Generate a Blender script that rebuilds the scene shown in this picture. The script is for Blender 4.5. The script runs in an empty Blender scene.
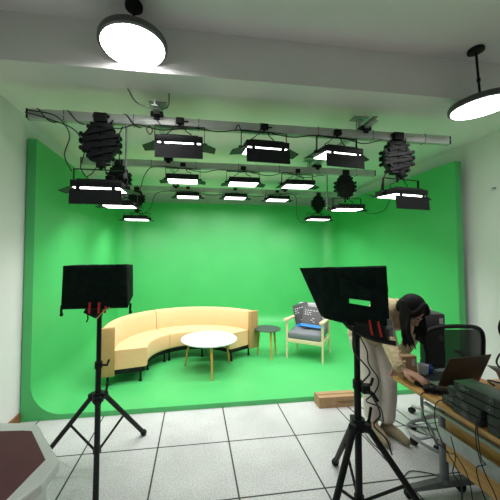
import bpy, bmesh, math, random
from mathutils import Vector, Matrix, Euler
random.seed(7)
PI = math.pi
dg_ = math.radians
C = bpy.context.scene.collection
sc = bpy.context.scene
V = Vector

# ------------------------------------------------------------------ materials
def mat(name, col, rough=.5, metal=0., noise=0., scale=20., bump=0., bscale=200., emit=None, estr=0., spec=None, sheen=0.):
    m = bpy.data.materials.new(name); m.use_nodes = True
    nt = m.node_tree; b = nt.nodes['Principled BSDF']
    b.inputs['Base Color'].default_value = (*col, 1); b.inputs['Roughness'].default_value = rough
    b.inputs['Metallic'].default_value = metal
    if spec is not None: b.inputs['Specular IOR Level'].default_value = spec
    if sheen: b.inputs['Sheen Weight'].default_value = sheen
    tc = nt.nodes.new('ShaderNodeTexCoord')
    if noise:
        n = nt.nodes.new('ShaderNodeTexNoise'); n.inputs['Scale'].default_value = scale; n.inputs['Detail'].default_value = 5
        nt.links.new(tc.outputs['Object'], n.inputs['Vector'])
        r = nt.nodes.new('ShaderNodeValToRGB')
        r.color_ramp.elements[0].position = .3; r.color_ramp.elements[1].position = .7
        r.color_ramp.elements[0].color = (*[c * (1 - noise) for c in col], 1)
        r.color_ramp.elements[1].color = (*[min(1, c * (1 + noise)) for c in col], 1)
        nt.links.new(n.outputs['Fac'], r.inputs['Fac']); nt.links.new(r.outputs['Color'], b.inputs['Base Color'])
    if bump:
        n2 = nt.nodes.new('ShaderNodeTexNoise'); n2.inputs['Scale'].default_value = bscale
        nt.links.new(tc.outputs['Object'], n2.inputs['Vector'])
        bp = nt.nodes.new('ShaderNodeBump'); bp.inputs['Strength'].default_value = bump; bp.inputs['Distance'].default_value = .01
        nt.links.new(n2.outputs['Fac'], bp.inputs['Height']); nt.links.new(bp.outputs['Normal'], b.inputs['Normal'])
    if emit:
        b.inputs['Emission Color'].default_value = (*emit, 1); b.inputs['Emission Strength'].default_value = estr
    return m

def wood_mat(name, c1, c2, scale=(2, 30, 30), rough=.45):
    m = mat(name, c1, rough); nt = m.node_tree; b = nt.nodes['Principled BSDF']
    tc = nt.nodes.new('ShaderNodeTexCoord'); mp = nt.nodes.new('ShaderNodeMapping'); mp.inputs['Scale'].default_value = scale
    n = nt.nodes.new('ShaderNodeTexNoise'); n.inputs['Scale'].default_value = 3; n.inputs['Detail'].default_value = 8
    r = nt.nodes.new('ShaderNodeValToRGB'); r.color_ramp.elements[0].position = .35; r.color_ramp.elements[1].position = .65
    r.color_ramp.elements[0].color = (*c1, 1); r.color_ramp.elements[1].color = (*c2, 1)
    nt.links.new(tc.outputs['Object'], mp.inputs[0]); nt.links.new(mp.outputs[0], n.inputs['Vector'])
    nt.links.new(n.outputs['Fac'], r.inputs['Fac']); nt.links.new(r.outputs['Color'], b.inputs['Base Color'])
    return m

def tile_mat():
    m = mat('floor_tiles', (.62, .62, .63), .5); nt = m.node_tree; b = nt.nodes['Principled BSDF']; L = nt.links
    tc = nt.nodes.new('ShaderNodeTexCoord'); sep = nt.nodes.new('ShaderNodeSeparateXYZ'); L.new(tc.outputs['Object'], sep.inputs[0])
    outs = []
    for ax, off in (('X', .3 + 60 * .6), ('Y', .435 + 60 * .6)):        # joints at X = .3 + n*.6, Y = 3.162 - n*.6
        a = nt.nodes.new('ShaderNodeMath'); a.operation = 'ADD'; a.inputs[1].default_value = off; L.new(sep.outputs[ax], a.inputs[0])
        f = nt.nodes.new('ShaderNodeMath'); f.operation = 'MODULO'; f.inputs[1].default_value = .6; L.new(a.outputs[0], f.inputs[0])
        s = nt.nodes.new('ShaderNodeMath'); s.operation = 'SUBTRACT'; s.inputs[1].default_value = .3; L.new(f.outputs[0], s.inputs[0])
        ab = nt.nodes.new('ShaderNodeMath'); ab.operation = 'ABSOLUTE'; L.new(s.outputs[0], ab.inputs[0])
        g = nt.nodes.new('ShaderNodeMath'); g.operation = 'GREATER_THAN'; g.inputs[1].default_value = .2938; L.new(ab.outputs[0], g.inputs[0])
        outs.append(g)
    mx = nt.nodes.new('ShaderNodeMath'); mx.operation = 'MAXIMUM'; L.new(outs[0].outputs[0], mx.inputs[0]); L.new(outs[1].outputs[0], mx.inputs[1])
    n = nt.nodes.new('ShaderNodeTexNoise'); n.inputs['Scale'].default_value = 90; n.inputs['Detail'].default_value = 4; n.inputs['Roughness'].default_value = .8
    L.new(tc.outputs['Object'], n.inputs['Vector'])
    r = nt.nodes.new('ShaderNodeValToRGB'); r.color_ramp.elements[0].position = .36; r.color_ramp.elements[1].position = .6
    r.color_ramp.elements[0].color = (.40, .405, .42, 1); r.color_ramp.elements[1].color = (.69, .69, .71, 1)
    L.new(n.outputs['Fac'], r.inputs['Fac'])
    n3 = nt.nodes.new('ShaderNodeTexNoise'); n3.inputs['Scale'].default_value = 2.2; n3.inputs['Detail'].default_value = 6
    L.new(tc.outputs['Object'], n3.inputs['Vector'])
    r3 = nt.nodes.new('ShaderNodeValToRGB'); r3.color_ramp.elements[0].position = .3; r3.color_ramp.elements[1].position = .6
    r3.color_ramp.elements[0].color = (.82, .82, .82, 1); r3.color_ramp.elements[1].color = (1, 1, 1, 1); L.new(n3.outputs['Fac'], r3.inputs['Fac'])
    ml = nt.nodes.new('ShaderNodeMix'); ml.data_type = 'RGBA'; ml.blend_type = 'MULTIPLY'; ml.inputs['Factor'].default_value = 1
    L.new(r.outputs['Color'], ml.inputs['A']); L.new(r3.outputs['Color'], ml.inputs['B'])
    mix = nt.nodes.new('ShaderNodeMix'); mix.data_type = 'RGBA'; mix.inputs['B'].default_value = (.02, .02, .022, 1)
    L.new(mx.outputs[0], mix.inputs['Factor']); L.new(ml.outputs['Result'], mix.inputs['A']); L.new(mix.outputs['Result'], b.inputs['Base Color'])
    return m

M = {}
M['wall'] = mat('white_wall_paint', (.80, .78, .80), .7, noise=.02, scale=3)
M['ceil'] = mat('ceiling_paint', (.82, .80, .80), .8, noise=.02, scale=3)
M['beam'] = mat('beam_paint', (.80, .79, .78), .8, noise=.02, scale=3)
M['tile'] = tile_mat()
M['green'] = mat('chroma_green_paint', (.075, .49, .145), .42, noise=.04, scale=2, bump=.02, bscale=30)
M['brown'] = wood_mat('brown_skirting', (.20, .08, .035), (.28, .12, .05))
M['black'] = mat('black_metal', (.006, .007, .008), .5, spec=.25, noise=.2, scale=30)
M['blackp'] = mat('black_plastic', (.007, .008, .009), .55, spec=.25, noise=.2, scale=30)
M['cloth'] = mat('black_cloth', (.005, .013, .010), .9, noise=.35, scale=18, bump=.4, bscale=12, spec=.12)
M['cable'] = mat('black_rubber_cable', (.01, .01, .011), .5, noise=.1, scale=50)
M['alu'] = mat('grey_aluminium_rail', (.50, .53, .50), .4, .25, noise=.1, scale=8)
M['steel'] = mat('grey_steel', (.17, .18, .19), .4, .5, noise=.1, scale=20)
M['greysteel'] = mat('light_grey_painted_steel', (.36, .38, .40), .4, .3, noise=.1, scale=20)
M['chrome'] = mat('chrome', (.5, .5, .5), .5, .6, noise=.05, scale=20)
M['door'] = mat('barn_door_black', (.008, .010, .011), .55, spec=.25, noise=.2, scale=40)
M['led'] = mat('led_diffuser', (.9, .9, .9), .5, emit=(1, .97, .95), estr=7.0)
M['led'].node_tree.nodes['Principled BSDF'].inputs['Base Color'].default_value = (.9, .9, .9, 1)
M['pend'] = mat('pendant_diffuser', (.9, .9, .9), .5, emit=(1, .98, .96), estr=21.0)
M['dgrey'] = mat('dark_grey_shell', (.06, .06, .065), .4, noise=.1, scale=20)
M['sofa'] = mat('cream_sofa_fabric', (.80, .50, .255), .75, noise=.06, scale=60, bump=.1, bscale=300, sheen=.2)
M['khaki'] = mat('khaki_tweed', (.42, .27, .10), .85, noise=.25, scale=120, bump=.2, bscale=300)
M['white'] = mat('white_table_top', (.80, .80, .84), .3, noise=.02, scale=5)
M['slate'] = mat('dark_slate_top', (.055, .065, .07), .45, noise=.2, scale=25)
M['oak'] = wood_mat('orange_oak_legs', (.55, .26, .06), (.68, .35, .10))
M['ash'] = wood_mat('pale_ash_wood', (.72, .58, .36), (.80, .66, .44))
M['seatgrey'] = mat('grey_seat_fabric', (.17, .18, .21), .8, noise=.15, scale=80, bump=.1, bscale=300)
M['backgrey'] = mat('light_grey_back_fabric', (.40, .39, .43), .8, noise=.12, scale=80, bump=.1, bscale=300)
M['pack'] = mat('charcoal_package', (.055, .052, .062), .5, noise=.15, scale=30)
M['blue'] = mat('bright_blue_card', (.02, .22, .65), .5, noise=.05, scale=30)
M['paper'] = mat('white_print', (.55, .55, .56), .6, noise=.05, scale=40)
M['card'] = mat('brown_cardboard', (.40, .25, .13), .8, noise=.1, scale=25)
M['carddark'] = mat('brown_cardboard_print', (.20, .12, .06), .8, noise=.1, scale=25)
M['desk'] = wood_mat('honey_desk_wood', (.48, .24, .07), (.60, .33, .11), (30, 3, 30))
M['desk2'] = wood_mat('beige_desk_wood', (.60, .40, .27), (.68, .47, .33), (3, 30, 30))
M['mat'] = mat('glossy_dark_laptop', (.22, .26, .25), .25, .3, noise=.05, scale=20)
M['device'] = mat('rack_device_metal', (.075, .085, .085), .32, .5, noise=.12, scale=15)
M['devface'] = mat('rack_device_face', (.012, .014, .015), .5, noise=.2, scale=40)
M['screen'] = mat('dark_glossy_lid', (.010, .010, .010), .5, 0, noise=.1, scale=20)
M['red'] = mat('red_knob', (.55, .02, .02), .4, noise=.05, scale=20)
M['gold'] = mat('brass_lever', (.5, .38, .15), .4, .6, noise=.05, scale=20)
M['maroon'] = mat('maroon_leatherette', (.14, .048, .062), .55, noise=.05, scale=12, bump=.03, bscale=200, spec=.3)
M['whiteglass'] = mat('white_console_rim', (.78, .79, .80), .25, noise=.02, scale=8)
M['skin'] = mat('skin', (.52, .29, .20), .5, noise=.06, scale=40)
M['sweater'] = mat('cream_knit', (.52, .41, .24), .9, noise=.22, scale=38, bump=1., bscale=55, sheen=.3)
M['pants'] = mat('white_trousers', (.63, .58, .52), .85, noise=.06, scale=14, bump=.2, bscale=18)
M['boot'] = mat('beige_suede', (.26, .21, .14), .9, noise=.12, scale=30)
M['hair'] = mat('black_hair', (.004, .0035, .004), .6, spec=.2, noise=.3, scale=60)
M['ceramic'] = mat('white_ceramic', (.5, .52, .56), .3, noise=.03, scale=20)
M['lips'] = mat('lips', (.38, .12, .10), .5, noise=.05, scale=40)

def mesh_mat():
    m = mat('black_seat_mesh', (.012, .014, .014), .6, noise=.2, scale=30); nt = m.node_tree; b = nt.nodes['Principled BSDF']
    tc = nt.nodes.new('ShaderNodeTexCoord')
    ck = nt.nodes.new('ShaderNodeTexChecker'); ck.inputs['Scale'].default_value = 160
    ck.inputs['Color1'].default_value = (1, 1, 1, 1); ck.inputs['Color2'].default_value = (.86, .86, .86, 1)
    nt.links.new(tc.outputs['Object'], ck.inputs['Vector']); nt.links.new(ck.outputs['Color'], b.inputs['Alpha'])
    return m
M['mesh'] = mesh_mat()

# ------------------------------------------------------------------ mesh builder
class MB:
    def __init__(s): s.bm = bmesh.new(); s.m = Matrix.Identity(4)
    def _v(s, p): return s.bm.verts.new(s.m @ V(p))
    def box(s, c, d, rot=None, bev=0.):
        r = (Euler(rot).to_matrix().to_4x4() if rot is not None and not isinstance(rot, Matrix) else (rot or Matrix.Identity(4)))
        mm = s.m @ Matrix.Translation(V(c)) @ r
        t = bmesh.new(); bmesh.ops.create_cube(t, size=1)
        bmesh.ops.scale(t, vec=V(d), verts=t.verts)
        if bev: bmesh.ops.bevel(t, geom=t.edges[:], offset=bev, segments=3, affect='EDGES', profile=.5)
        return s._merge(t, mm)
    def _merge(s, t, mm):
        vs = {v: s.bm.verts.new(mm @ v.co) for v in t.verts}
        for f in t.faces:
            try: s.bm.faces.new([vs[v] for v in f.verts])
            except ValueError: pass
        t.free(); return s
    def cyl(s, p0, p1, r0, r1=None, n=16):
        r1 = r0 if r1 is None else r1
        return s.tube([p0, p1], [r0, r1], n)
    def tube(s, pts, r, n=8, close=False):
        pts = [V(p) for p in pts]; N = len(pts)
        rs = r if isinstance(r, (list, tuple)) else [r] * N
        up = None; rings = []
        for i, p in enumerate(pts):
            if close: t = pts[(i + 1) % N] - pts[i - 1]
            else: t = pts[min(i + 1, N - 1)] - pts[max(i - 1, 0)]
            t.normalize()
            if up is None: up = V((0, 0, 1)) if abs(t.z) < .9 else V((1, 0, 0))
            a = t.cross(up)
            if a.length < 1e-5: a = t.orthogonal()
            a.normalize(); b = a.cross(t); b.normalize(); up = b
            rings.append([s._v(p + (a * math.cos(2 * PI * k / n) + b * math.sin(2 * PI * k / n)) * rs[i]) for k in range(n)])
        for i in range(N if close else N - 1):
            A, B = rings[i], rings[(i + 1) % N]
            for k in range(n):
                s.bm.faces.new([A[k], A[(k + 1) % n], B[(k + 1) % n], B[k]])
        if not close:
            s.bm.faces.new(rings[0][::-1]); s.bm.faces.new(rings[-1])
        return s
    def lathe(s, prof, c=(0, 0, 0), n=32, sx=1, sy=1):
        rings = []
        for r, z in prof:
            rings.append([s._v((c[0] + r * sx * math.cos(2 * PI * k / n), c[1] + r * sy * math.sin(2 * PI * k / n), c[2] + z)) for k in range(n)])
        for A, B in zip(rings, rings[1:]):
            for k in range(n): s.bm.faces.new([A[k], A[(k + 1) % n], B[(k + 1) % n], B[k]])
        s.bm.faces.new(rings[0][::-1]); s.bm.faces.new(rings[-1]); return s
    def prism(s, poly, d, off=(0, 0, 0)):      # poly of 3D points extruded by vector d
        d = V(d); A = [s._v(V(p) + V(off)) for p in poly]; B = [s._v(V(p) + V(off) + d) for p in poly]
        n = len(A); s.bm.faces.new(A[::-1]); s.bm.faces.new(B)
        for k in range(n): s.bm.faces.new([A[k], A[(k + 1) % n], B[(k + 1) % n], B[k]])
        return s
    def ball(s, c, r, sc_=(1, 1, 1), rot=None, sub=3):
        t = bmesh.new(); bmesh.ops.create_icosphere(t, subdivisions=sub, radius=r)
        bmesh.ops.scale(t, vec=V(sc_), verts=t.verts)
        rr = Euler(rot).to_matrix().to_4x4() if rot is not None else Matrix.Identity(4)
        return s._merge(t, s.m @ Matrix.Translation(V(c)) @ rr)
    def sweep(s, secs):                         # list of section rings (same count), closed ends
        R = [[s._v(p) for p in q] for q in secs]
        n = len(R[0])
        for A, B in zip(R, R[1:]):
            for k in range(n): s.bm.faces.new([A[k], A[(k + 1) % n], B[(k + 1) % n], B[k]])
        s.bm.faces.new(R[0][::-1]); s.bm.faces.new(R[-1]); return s
    def grid(s, P):                             # open sheet
        R = [[s._v(p) for p in row] for row in P]
        for A, B in zip(R, R[1:]):
            for k in range(len(A) - 1): s.bm.faces.new([A[k], A[k + 1], B[k + 1], B[k]])
        return s

def obj(name, mb, m, parent=None, smooth=True, loc=None, bevel=0.):
    me = bpy.data.meshes.new(name); bmesh.ops.recalc_face_normals(mb.bm, faces=mb.bm.faces[:]); mb.bm.to_mesh(me); mb.bm.free()
    me.materials.append(M[m] if isinstance(m, str) else m)
    o = bpy.data.objects.new(name, me); C.objects.link(o)
    if smooth:
        for p in me.polygons: p.use_smooth = True
        e = o.modifiers.new('edge', 'EDGE_SPLIT'); e.split_angle = math.radians(35)
    if bevel:
        bv = o.modifiers.new('bev', 'BEVEL'); bv.width = bevel; bv.segments = 2
    if parent: o.parent = parent
    if loc is not None: o.location = loc
    return o
def tag(o, label=None, cat=None, group=None, kind=None):
    if label: o['label'] = label
    if cat: o['category'] = cat
    if group: o['group'] = group
    if kind: o['kind'] = kind
    return o
def thing(name, label, cat, loc=(0, 0, 0), rz=0, group=None):
    o = bpy.data.objects.new(name, None); C.objects.link(o); o.empty_display_size = .05
    o.location = loc; o.rotation_euler = (0, 0, rz); return tag(o, label, cat, group)
def struct(name, mb, m, parent=None, **k):
    o = obj(name, mb, m, parent, **k)
    if not parent: o['kind'] = 'structure'
    return o
def copy_tree(o, parent=None):
    c = o.copy(); C.objects.link(c)
    if parent: c.parent = parent
    for ch in [x for x in KIDS.get(o.name, [])]: copy_tree(ch, c)
    return c
KIDS = {}
def index_kids(root):
    for o in C.objects:
        if o.parent: KIDS.setdefault(o.parent.name, [])
    def rec(o):
        KIDS[o.name] = [x for x in C.objects if x.parent == o]
        for k in KIDS[o.name]: rec(k)
    rec(root)
def smoothpts(pts, k=6):                        # Catmull-Rom
    P = [V(p) for p in pts]; P = [P[0] * 2 - P[1]] + P + [P[-1] * 2 - P[-2]]; out = []
    for i in range(1, len(P) - 2):
        for j in range(k):
            t = j / k; a, b, c, d = P[i - 1:i + 3]
            out.append(.5 * ((2 * b) + (c - a) * t + (2 * a - 5 * b + 4 * c - d) * t * t + (3 * b - a - 3 * c + d) * t ** 3))
    out.append(P[-2]); return out
def cable(pts, r=.004, label='black cable', group=None, m='cable', name='cable', parent=None, cat='cable'):
    mb = MB(); mb.tube(smoothpts(pts), r, 6); o = obj(name, mb, m, parent)
    if not parent: tag(o, label, cat, group)
    return o

# ------------------------------------------------------------------ the room
LX, RX = -1.68, 3.345        # side walls
YB = 6.62                    # rear wall behind the cyclorama
YN = -3.2                    # wall behind the camera
b = MB(); b.box(((LX + RX) / 2, (YN + YB) / 2, -.05), (RX - LX + .2, YB - YN + .2, .1)); struct('floor', b, 'tile', smooth=False)
b = MB(); b.box((LX - .05, (YN + YB) / 2, 1.7), (.1, YB - YN + .2, 3.4)); struct('wall_left', b, 'wall', smooth=False)
b = MB(); b.box((RX + .05, (YN + YB) / 2, 1.7), (.1, YB - YN + .2, 3.4)); struct('wall_right', b, 'wall', smooth=False)
b = MB(); b.box(((LX + RX) / 2, YB + .05, 1.7), (RX - LX, .1, 3.4)); struct('wall_back', b, 'wall', smooth=False)
b = MB(); b.box(((LX + RX) / 2, YN - .05, 1.7), (RX - LX, .1, 3.4)); struct('wall_front', b, 'wall', smooth=False)
b = MB(); b.box(((LX + RX) / 2, (YN + 2.17) / 2, 3.37), (RX - LX + .2, 2.17 - YN, .1)); struct('ceiling', b, 'ceil', smooth=False)
b = MB(); b.box(((LX + RX) / 2, (2.42 + YB) / 2, 3.06), (RX - LX + .2, YB - 2.42, .1)); struct('ceiling', b, 'ceil', smooth=False)
b = MB(); b.box(((LX + RX) / 2, 2.295, 3.195), (RX - LX, .25, .45)); struct('trim_1', b, 'beam', smooth=False)
b = MB(); b.box((LX + .009, (YN + 3.13) / 2, .045), (.018, 3.13 - YN, .09)); struct('baseboard_left', b, 'brown', smooth=False)

# cyclorama: one swept shell with coved corners, open front and top
SX0, SX1, SY0, SY1, SZ = -1.585, 3.18, 3.135, 6.45, 2.79
T = .085; FZ = .05; RC = .30
def cyc():
    b = MB()
    # outline in plan (inner face): from front-left back, round rear corners, to front-right
    cr = .28
    plan = [(SX0, SY0)] + [(SX0 + cr - cr * math.cos(a), SY1 - cr + cr * math.sin(a)) for a in [PI / 2 * k / 8 for k in range(9)]] \
        + [(SX1 - cr + cr * math.sin(a), SY1 - cr + cr * math.cos(a)) for a in [PI / 2 * k / 8 for k in range(9)]] + [(SX1, SY0)]
    n = len(plan); nrm = []
    for i in range(n):
        a = V(plan[max(i - 1, 0)]); c = V(plan[min(i + 1, n - 1)]); d = (c - a).normalized(); nrm.append(V((d.y, -d.x)))
    nrm[0] = V((1, 0)); nrm[-1] = V((-1, 0))
    cx, cy = (SX0 + SX1) / 2, (SY0 + SY1) / 2
    prof = [(T * -1, SZ), (0, SZ)] + [(0, z) for z in (2.2, 1.6, 1.0, .6)] + [(RC - RC * math.cos(a), FZ + RC - RC * math.sin(a)) for a in [PI / 2 * k / 10 for k in range(11)]]
    # inner surface rings along plan; inward offset capped so the corners stay clean
    rows = []
    for (off, z) in prof:
        row = []
        for i, (x, y) in enumerate(plan):
            p = V((x, y)) + nrm[i] * off
            row.append((p.x, p.y, z))
        rows.append(row)
    orow = [(V(plan[i]) - nrm[i] * T) for i in range(n)]
    rows = [[(p.x, p.y, .0) for p in orow]] + rows
    R = [[b._v(p) for p in r] for r in rows]
    for A, B in zip(R, R[1:]):
        for k in range(n - 1): b.bm.faces.new([A[k], A[k + 1], B[k + 1], B[k]])
    # the flat floor inside the cove
    b.bm.faces.new(R[-1])
    # underside + front rim
    outer_l, outer_r = R[0][0], R[0][-1]
    b.bm.faces.new([r[0] for r in R] + [r[-1] for r in reversed(R)])
    b.bm.faces.new([v for v in R[0]])
    return obj('green_screen_cyclorama', b, 'green')
tag(cyc(), 'bright green three-sided chroma key stage with curved corners and low floor plinth', 'green screen')

# hook on right wall
b = MB(); b.cyl((RX, 2.80, 2.376), (RX - .03, 2.80, 2.376), .012); b.tube(smoothpts([(RX - .03, 2.80, 2.376), (RX - .05, 2.80, 2.36), (RX - .045, 2.76, 2.375)]), .004)
tag(obj('wall_hook', b, 'greysteel'), 'small hook on the white right wall near the picture edge', 'hook')

# ------------------------------------------------------------------ lighting grid
GR = 'aluminium cross pipes under the stage ceiling'
def pipe(y, x0, x1, z, label):
    t = thing('lighting_pipe', label, 'pipe', ((x0 + x1) / 2, y, z), 0, GR); L = x1 - x0
    b = MB(); b.box((0, 0, 0), (L, .06, .088), bev=.012)
    b.box((0, -.029, .0), (L, .006, .012)); obj('tube', b, 'alu', t)
    for s in (-1, 1):
        b = MB(); b.box((s * (L / 2 + .006), 0, 0), (.012, .062, .082), bev=.004); obj('end_cap', b, 'black', t)
    nc = 7
    for k in range(nc):
        b = MB(); b.box((-L / 2 + L * (k + .5) / nc, 0, 0), (.008, .064, .092)); obj('joint_band', b, 'steel', t, smooth=False)
    for xr in (-.34, 1.65):
        b = MB(); b.box((xr - (x0 + x1) / 2, 0, .06), (.11, .09, .045), bev=.006); b.box((xr - (x0 + x1) / 2, -.03, .035), (.05, .02, .05)); obj('trolley', b, 'black', t)
    return t
pipe(2.62, -1.39, 2.58, 2.80, 'nearest horizontal aluminium pipe, black cables looped round its left end')
pipe(3.75, -1.38, 2.50, 2.78, 'middle horizontal aluminium pipe carrying the second row of lights')
pipe(5.20, -1.28, 2.72, 2.80, 'rearmost horizontal aluminium pipe close to the green back wall')
for x, lab in ((-.34, 'ceiling rail running into the stage above the second front light'), (1.65, 'ceiling rail running into the stage above the fourth front light')):
    t = thing('ceiling_rail', lab, 'rail', (x, 4.0, 2.885))
    b = MB(); b.box((0, -.02, .015), (.05, 3.1, .008)); b.box((0, -.02, -.005), (.012, 3.1, .04)); b.box((0, -.02, -.025), (.05, 3.1, .008)); obj('track', b, 'alu', t, smooth=False)
    for y in (-1.3, 0, 1.3):
        b = MB(); b.box((0, y, .118), (.16, .10, .008)); b.cyl((-.03, y, .018), (-.03, y, .118), .006); b.cyl((.03, y, .018), (.03, y, .118), .006); b.box((0, y, .07), (.02, .02, .10)); obj('ceiling_bracket', b, 'greysteel', t)

# pantograph prototype: origin at pipe underside, hanging down; h total
def make_pantograph(h=.36, w=.30):
    t = thing('pantograph_hanger', 'black', 'pantograph')
    b = MB(); b.box((0, 0, .03), (.11, .09, .07), bev=.008); b.cyl((-.07, 0, .045), (.07, 0, .045), .018); b.box((0, 0, -.03), (.17, .07, .04), bev=.006); b.cyl((.06, 0, -.02), (.10, 0, .02), .012); obj('carriage', b, 'black', t)
    n = 4; z0 = -.045; st = (h - .12) / n
    for sy in (-1, 1):
        b = MB(); y = sy * .035
        for k in range(n):
            zz = z0 - st * (k + .5); ww = w * (.62 if k in (0, n - 1) else 1.)
            for s in (-1, 1):
                a = math.atan2(st * .8, ww) * s
                b.box((0, y + s * .006, zz), (math.hypot(ww, st * .8), .008, .026), rot=(0, a, 0))
                b.cyl((s * ww / 2, y - .012, zz + st * .4), (s * ww / 2, y + .012, zz + st * .4), .017, n=10)
                b.cyl((s * ww / 2, y - .012, zz - st * .4), (s * ww / 2, y + .012, zz - st * .4), .017, n=10)
        obj('scissor_arm', b, 'black', t)
    for s in (-1, 1):
        b = MB(); hh = (h - .12)
        b.prism([(s * .004, -.027, z0), (s * .085, -.027, z0), (s * .145, -.027, z0 - hh * .28), (s * .145, -.027, z0 - hh * .72), (s * .085, -.027, z0 - hh), (s * .004, -.027, z0 - hh)], (0, .054, 0))
        obj('spring', b, 'blackp', t)
    b = MB(); b.box((0, 0, z0 - (h - .12) - .012), (.15, .06, .03), bev=.006); b.cyl((0, 0, z0 - (h - .12) - .02), (0, 0, -h - .02), .014); b.ball((0.03, -.02, -h + .02), .016, sub=2); obj('spigot', b, 'black', t)
    return t
PGR = 'pantograph hangers on the lighting pipes'
pant = make_pantograph(); index_kids(pant)
pspots = [(-.805, 2.6, 2.76, 1.1, 'large black folded pantograph hanger at left end of the nearest pipe'),
          (1.985, 2.6, 2.76, 1.1, 'large black folded pantograph hanger at right end of the nearest pipe'),
          (-.944, 3.75, 2.74, 1., 'black pantograph hanger at left end of the middle pipe'),
          (2.063, 3.75, 2.74, 1., 'black pantograph hanger at right end of the middle pipe'),
          (-1.005, 5.2, 2.76, .9, 'small black pantograph hanger at left end of the rearmost pipe'),
          (2.309, 5.2, 2.76, .9, 'small black pantograph hanger at right end of the rearmost pipe')]
for i, (x, y, z, s, lab) in enumerate(pspots):
    o = pant if i == 0 else copy_tree(pant)
    o.location = (x, y, z); o.scale = (s * .9, s * .9, s); o['label'] = lab; o['group'] = PGR

# LED panel prototype: origin at housing centre, lamp faces down (-Z); near door toward -Y
def lamp_data(name, e, spread):
    l = bpy.data.lights.new(name, 'AREA'); l.shape = 'RECTANGLE'; l.size = .36; l.size_y = .12; l.energy = e; l.spread = spread; l.color = (1, .97, .94); return l
LAMP = {'front': lamp_data('panel_beam', 6.3, dg_(125)), 'open': lamp_data('panel_flood', 10.5, dg_(150))}
def make_panel(kind, drop):
    """kind 'front': far barn door hangs down; 'open': doors folded out flat"""
    t = thing('led_panel_light', 'x', 'studio light')
    W, D, H = (.40, .26, .055)
    b = MB(); b.box((0, 0, .012), (W, D, H), bev=.008)
    for k in range(9): b.box((0, -D / 2 + .03 + k * .025, .045), (W * .8, .006, .018))
    h = obj('housing', b, 'black', t)
    b = MB(); b.box((W / 2 + .004, .05, .01), (.008, .05, .03)); obj('red_label', b, 'red', h)
    b = MB(); b.box((0, 0, -.0175), (W - .035, D - .035, .006)); obj('diffuser', b, 'led', t, smooth=False)
    lo = bpy.data.objects.new('lamp', LAMP[kind]); C.objects.link(lo); lo.parent = t; lo.location = (0, 0, -.045); lo.rotation_euler = (.35 if kind == 'front' else .30, 0, 0)
    def door(nm, c, d, rot=None):
        b = MB(); b.box(c, d, rot=rot); obj(nm, b, 'door', t, smooth=False)
    if kind == 'front':
        door('barn_door', (0, D / 2 + .07, .012), (W, .125, .004), (.3, 0, 0))
        door('barn_door', (0, -D / 2 - .010, -.098), (W, .004, .125), (-.12, 0, 0))
        for s in (-1, 1):
            b = MB(); b.box((s * W * .34, -D / 2 - .004, -.032), (.03, .008, .034)); obj('hinge', b, 'black', t)
        L_, a_ = .11, .25
    else:
        door('barn_door', (0, D / 2 + .038, .016), (W, .09, .004), (.7, 0, 0))
        door('barn_door', (0, -D / 2 - .006, .022), (W, .004, .05), (0, 0, 0))
        L_, a_ = .085, .2
    for s in (-1, 1):
        b = MB(); x0, x1 = s * (W / 2 + .005), s * (W / 2 + .005 + L_)
        P = [(x0, -D / 2 + .02, -.015), (x1, -D / 2 + .06, -.015 - L_ * a_), (x1, D / 2 - .05, -.015 - L_ * a_), (x0, D / 2 - .01, -.015)]
        b.prism(P, (0, 0, .004)); obj('barn_door', b, 'door', t, smooth=False)
    b = MB(); z1 = drop; w2 = W / 2 + .018
    for s in (-1, 1):
        b.box((s * w2, 0, z1 / 2), (.005, .022, z1)); b.cyl((s * (w2 - .02), 0, .01), (s * (w2 + .022), 0, .01), .016, n=12)
    b.box((0, 0, z1), (2 * w2, .022, .006)); obj('yoke', b, 'black', t)
    b = MB(); b.cyl((0, 0, z1), (0, 0, z1 + .05), .013); b.box((0, 0, z1 + .045), (.07, .06, .055), bev=.006); b.cyl((.03, 0, z1 + .045), (.075, 0, z1 + .045), .01); obj('clamp', b, 'black', t)
    b = MB(); b.tube(smoothpts([(.06, .02, .04), (.10, .02, .10), (.05, .0, z1 * .8), (.02, 0, z1 + .05)]), .005, 6); b.tube(smoothpts([(-.06, .02, .04), (-.12, .02, .09), (-.07, .0, z1 * .8), (-.02, 0, z1 + .05)]), .004, 6); obj('power_lead', b, 'cable', t)
    return t
protos = {}
for key in (('front', .165), ('front', .155), ('open', .15), ('open', .10)):
    protos[key] = make_panel(*key); index_kids(protos[key])
used = set()
LG = 'LED panel lights hung from the pipes'
def light(key, x, y, z, tilt, lab, s=1., rz=0.):
    p = protos[key]; o = p if key not in used else copy_tree(p); used.add(key)
    o.location = (x, y, z); o.rotation_euler = (tilt, 0, rz); o.scale = (s, s, s); o['label'] = lab; o['group'] = LG
    return o
F1, F2, O1, O2 = ('front', .165), ('front', .155), ('open', .15), ('open', .10)
light(F2, -.80, 2.60, 2.19, .04, 'leftmost large LED panel of the nearest row, hung low under a pantograph', 1.0, .0)
light(F1, -.138, 2.60, 2.60, .04, 'second LED panel from left on the nearest pipe, barn doors spread')
light(F1, .631, 2.60, 2.595, .04, 'middle LED panel of the nearest row, barn doors spread', rz=.06)
light(F1, 1.35, 2.60, 2.585, .04, 'fourth LED panel from left on the nearest pipe', rz=.12)
light(F2, 2.02, 2.60, 2.215, .04, 'rightmost large LED panel of the nearest row, hung low under a pantograph', 1.0, .15)
light(O1, -.926, 3.75, 2.24, .02, 'leftmost LED panel of the second row, hanging low beside green wall', .95)
light(O1, -.158, 3.75, 2.585, .02, 'second LED panel from left in the second row')
light(O1, .624, 3.75, 2.575, .02, 'middle LED panel of the second row')
light(O1, 1.37, 3.75, 2.57, .02, 'fourth LED panel from left in the second row')
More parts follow.
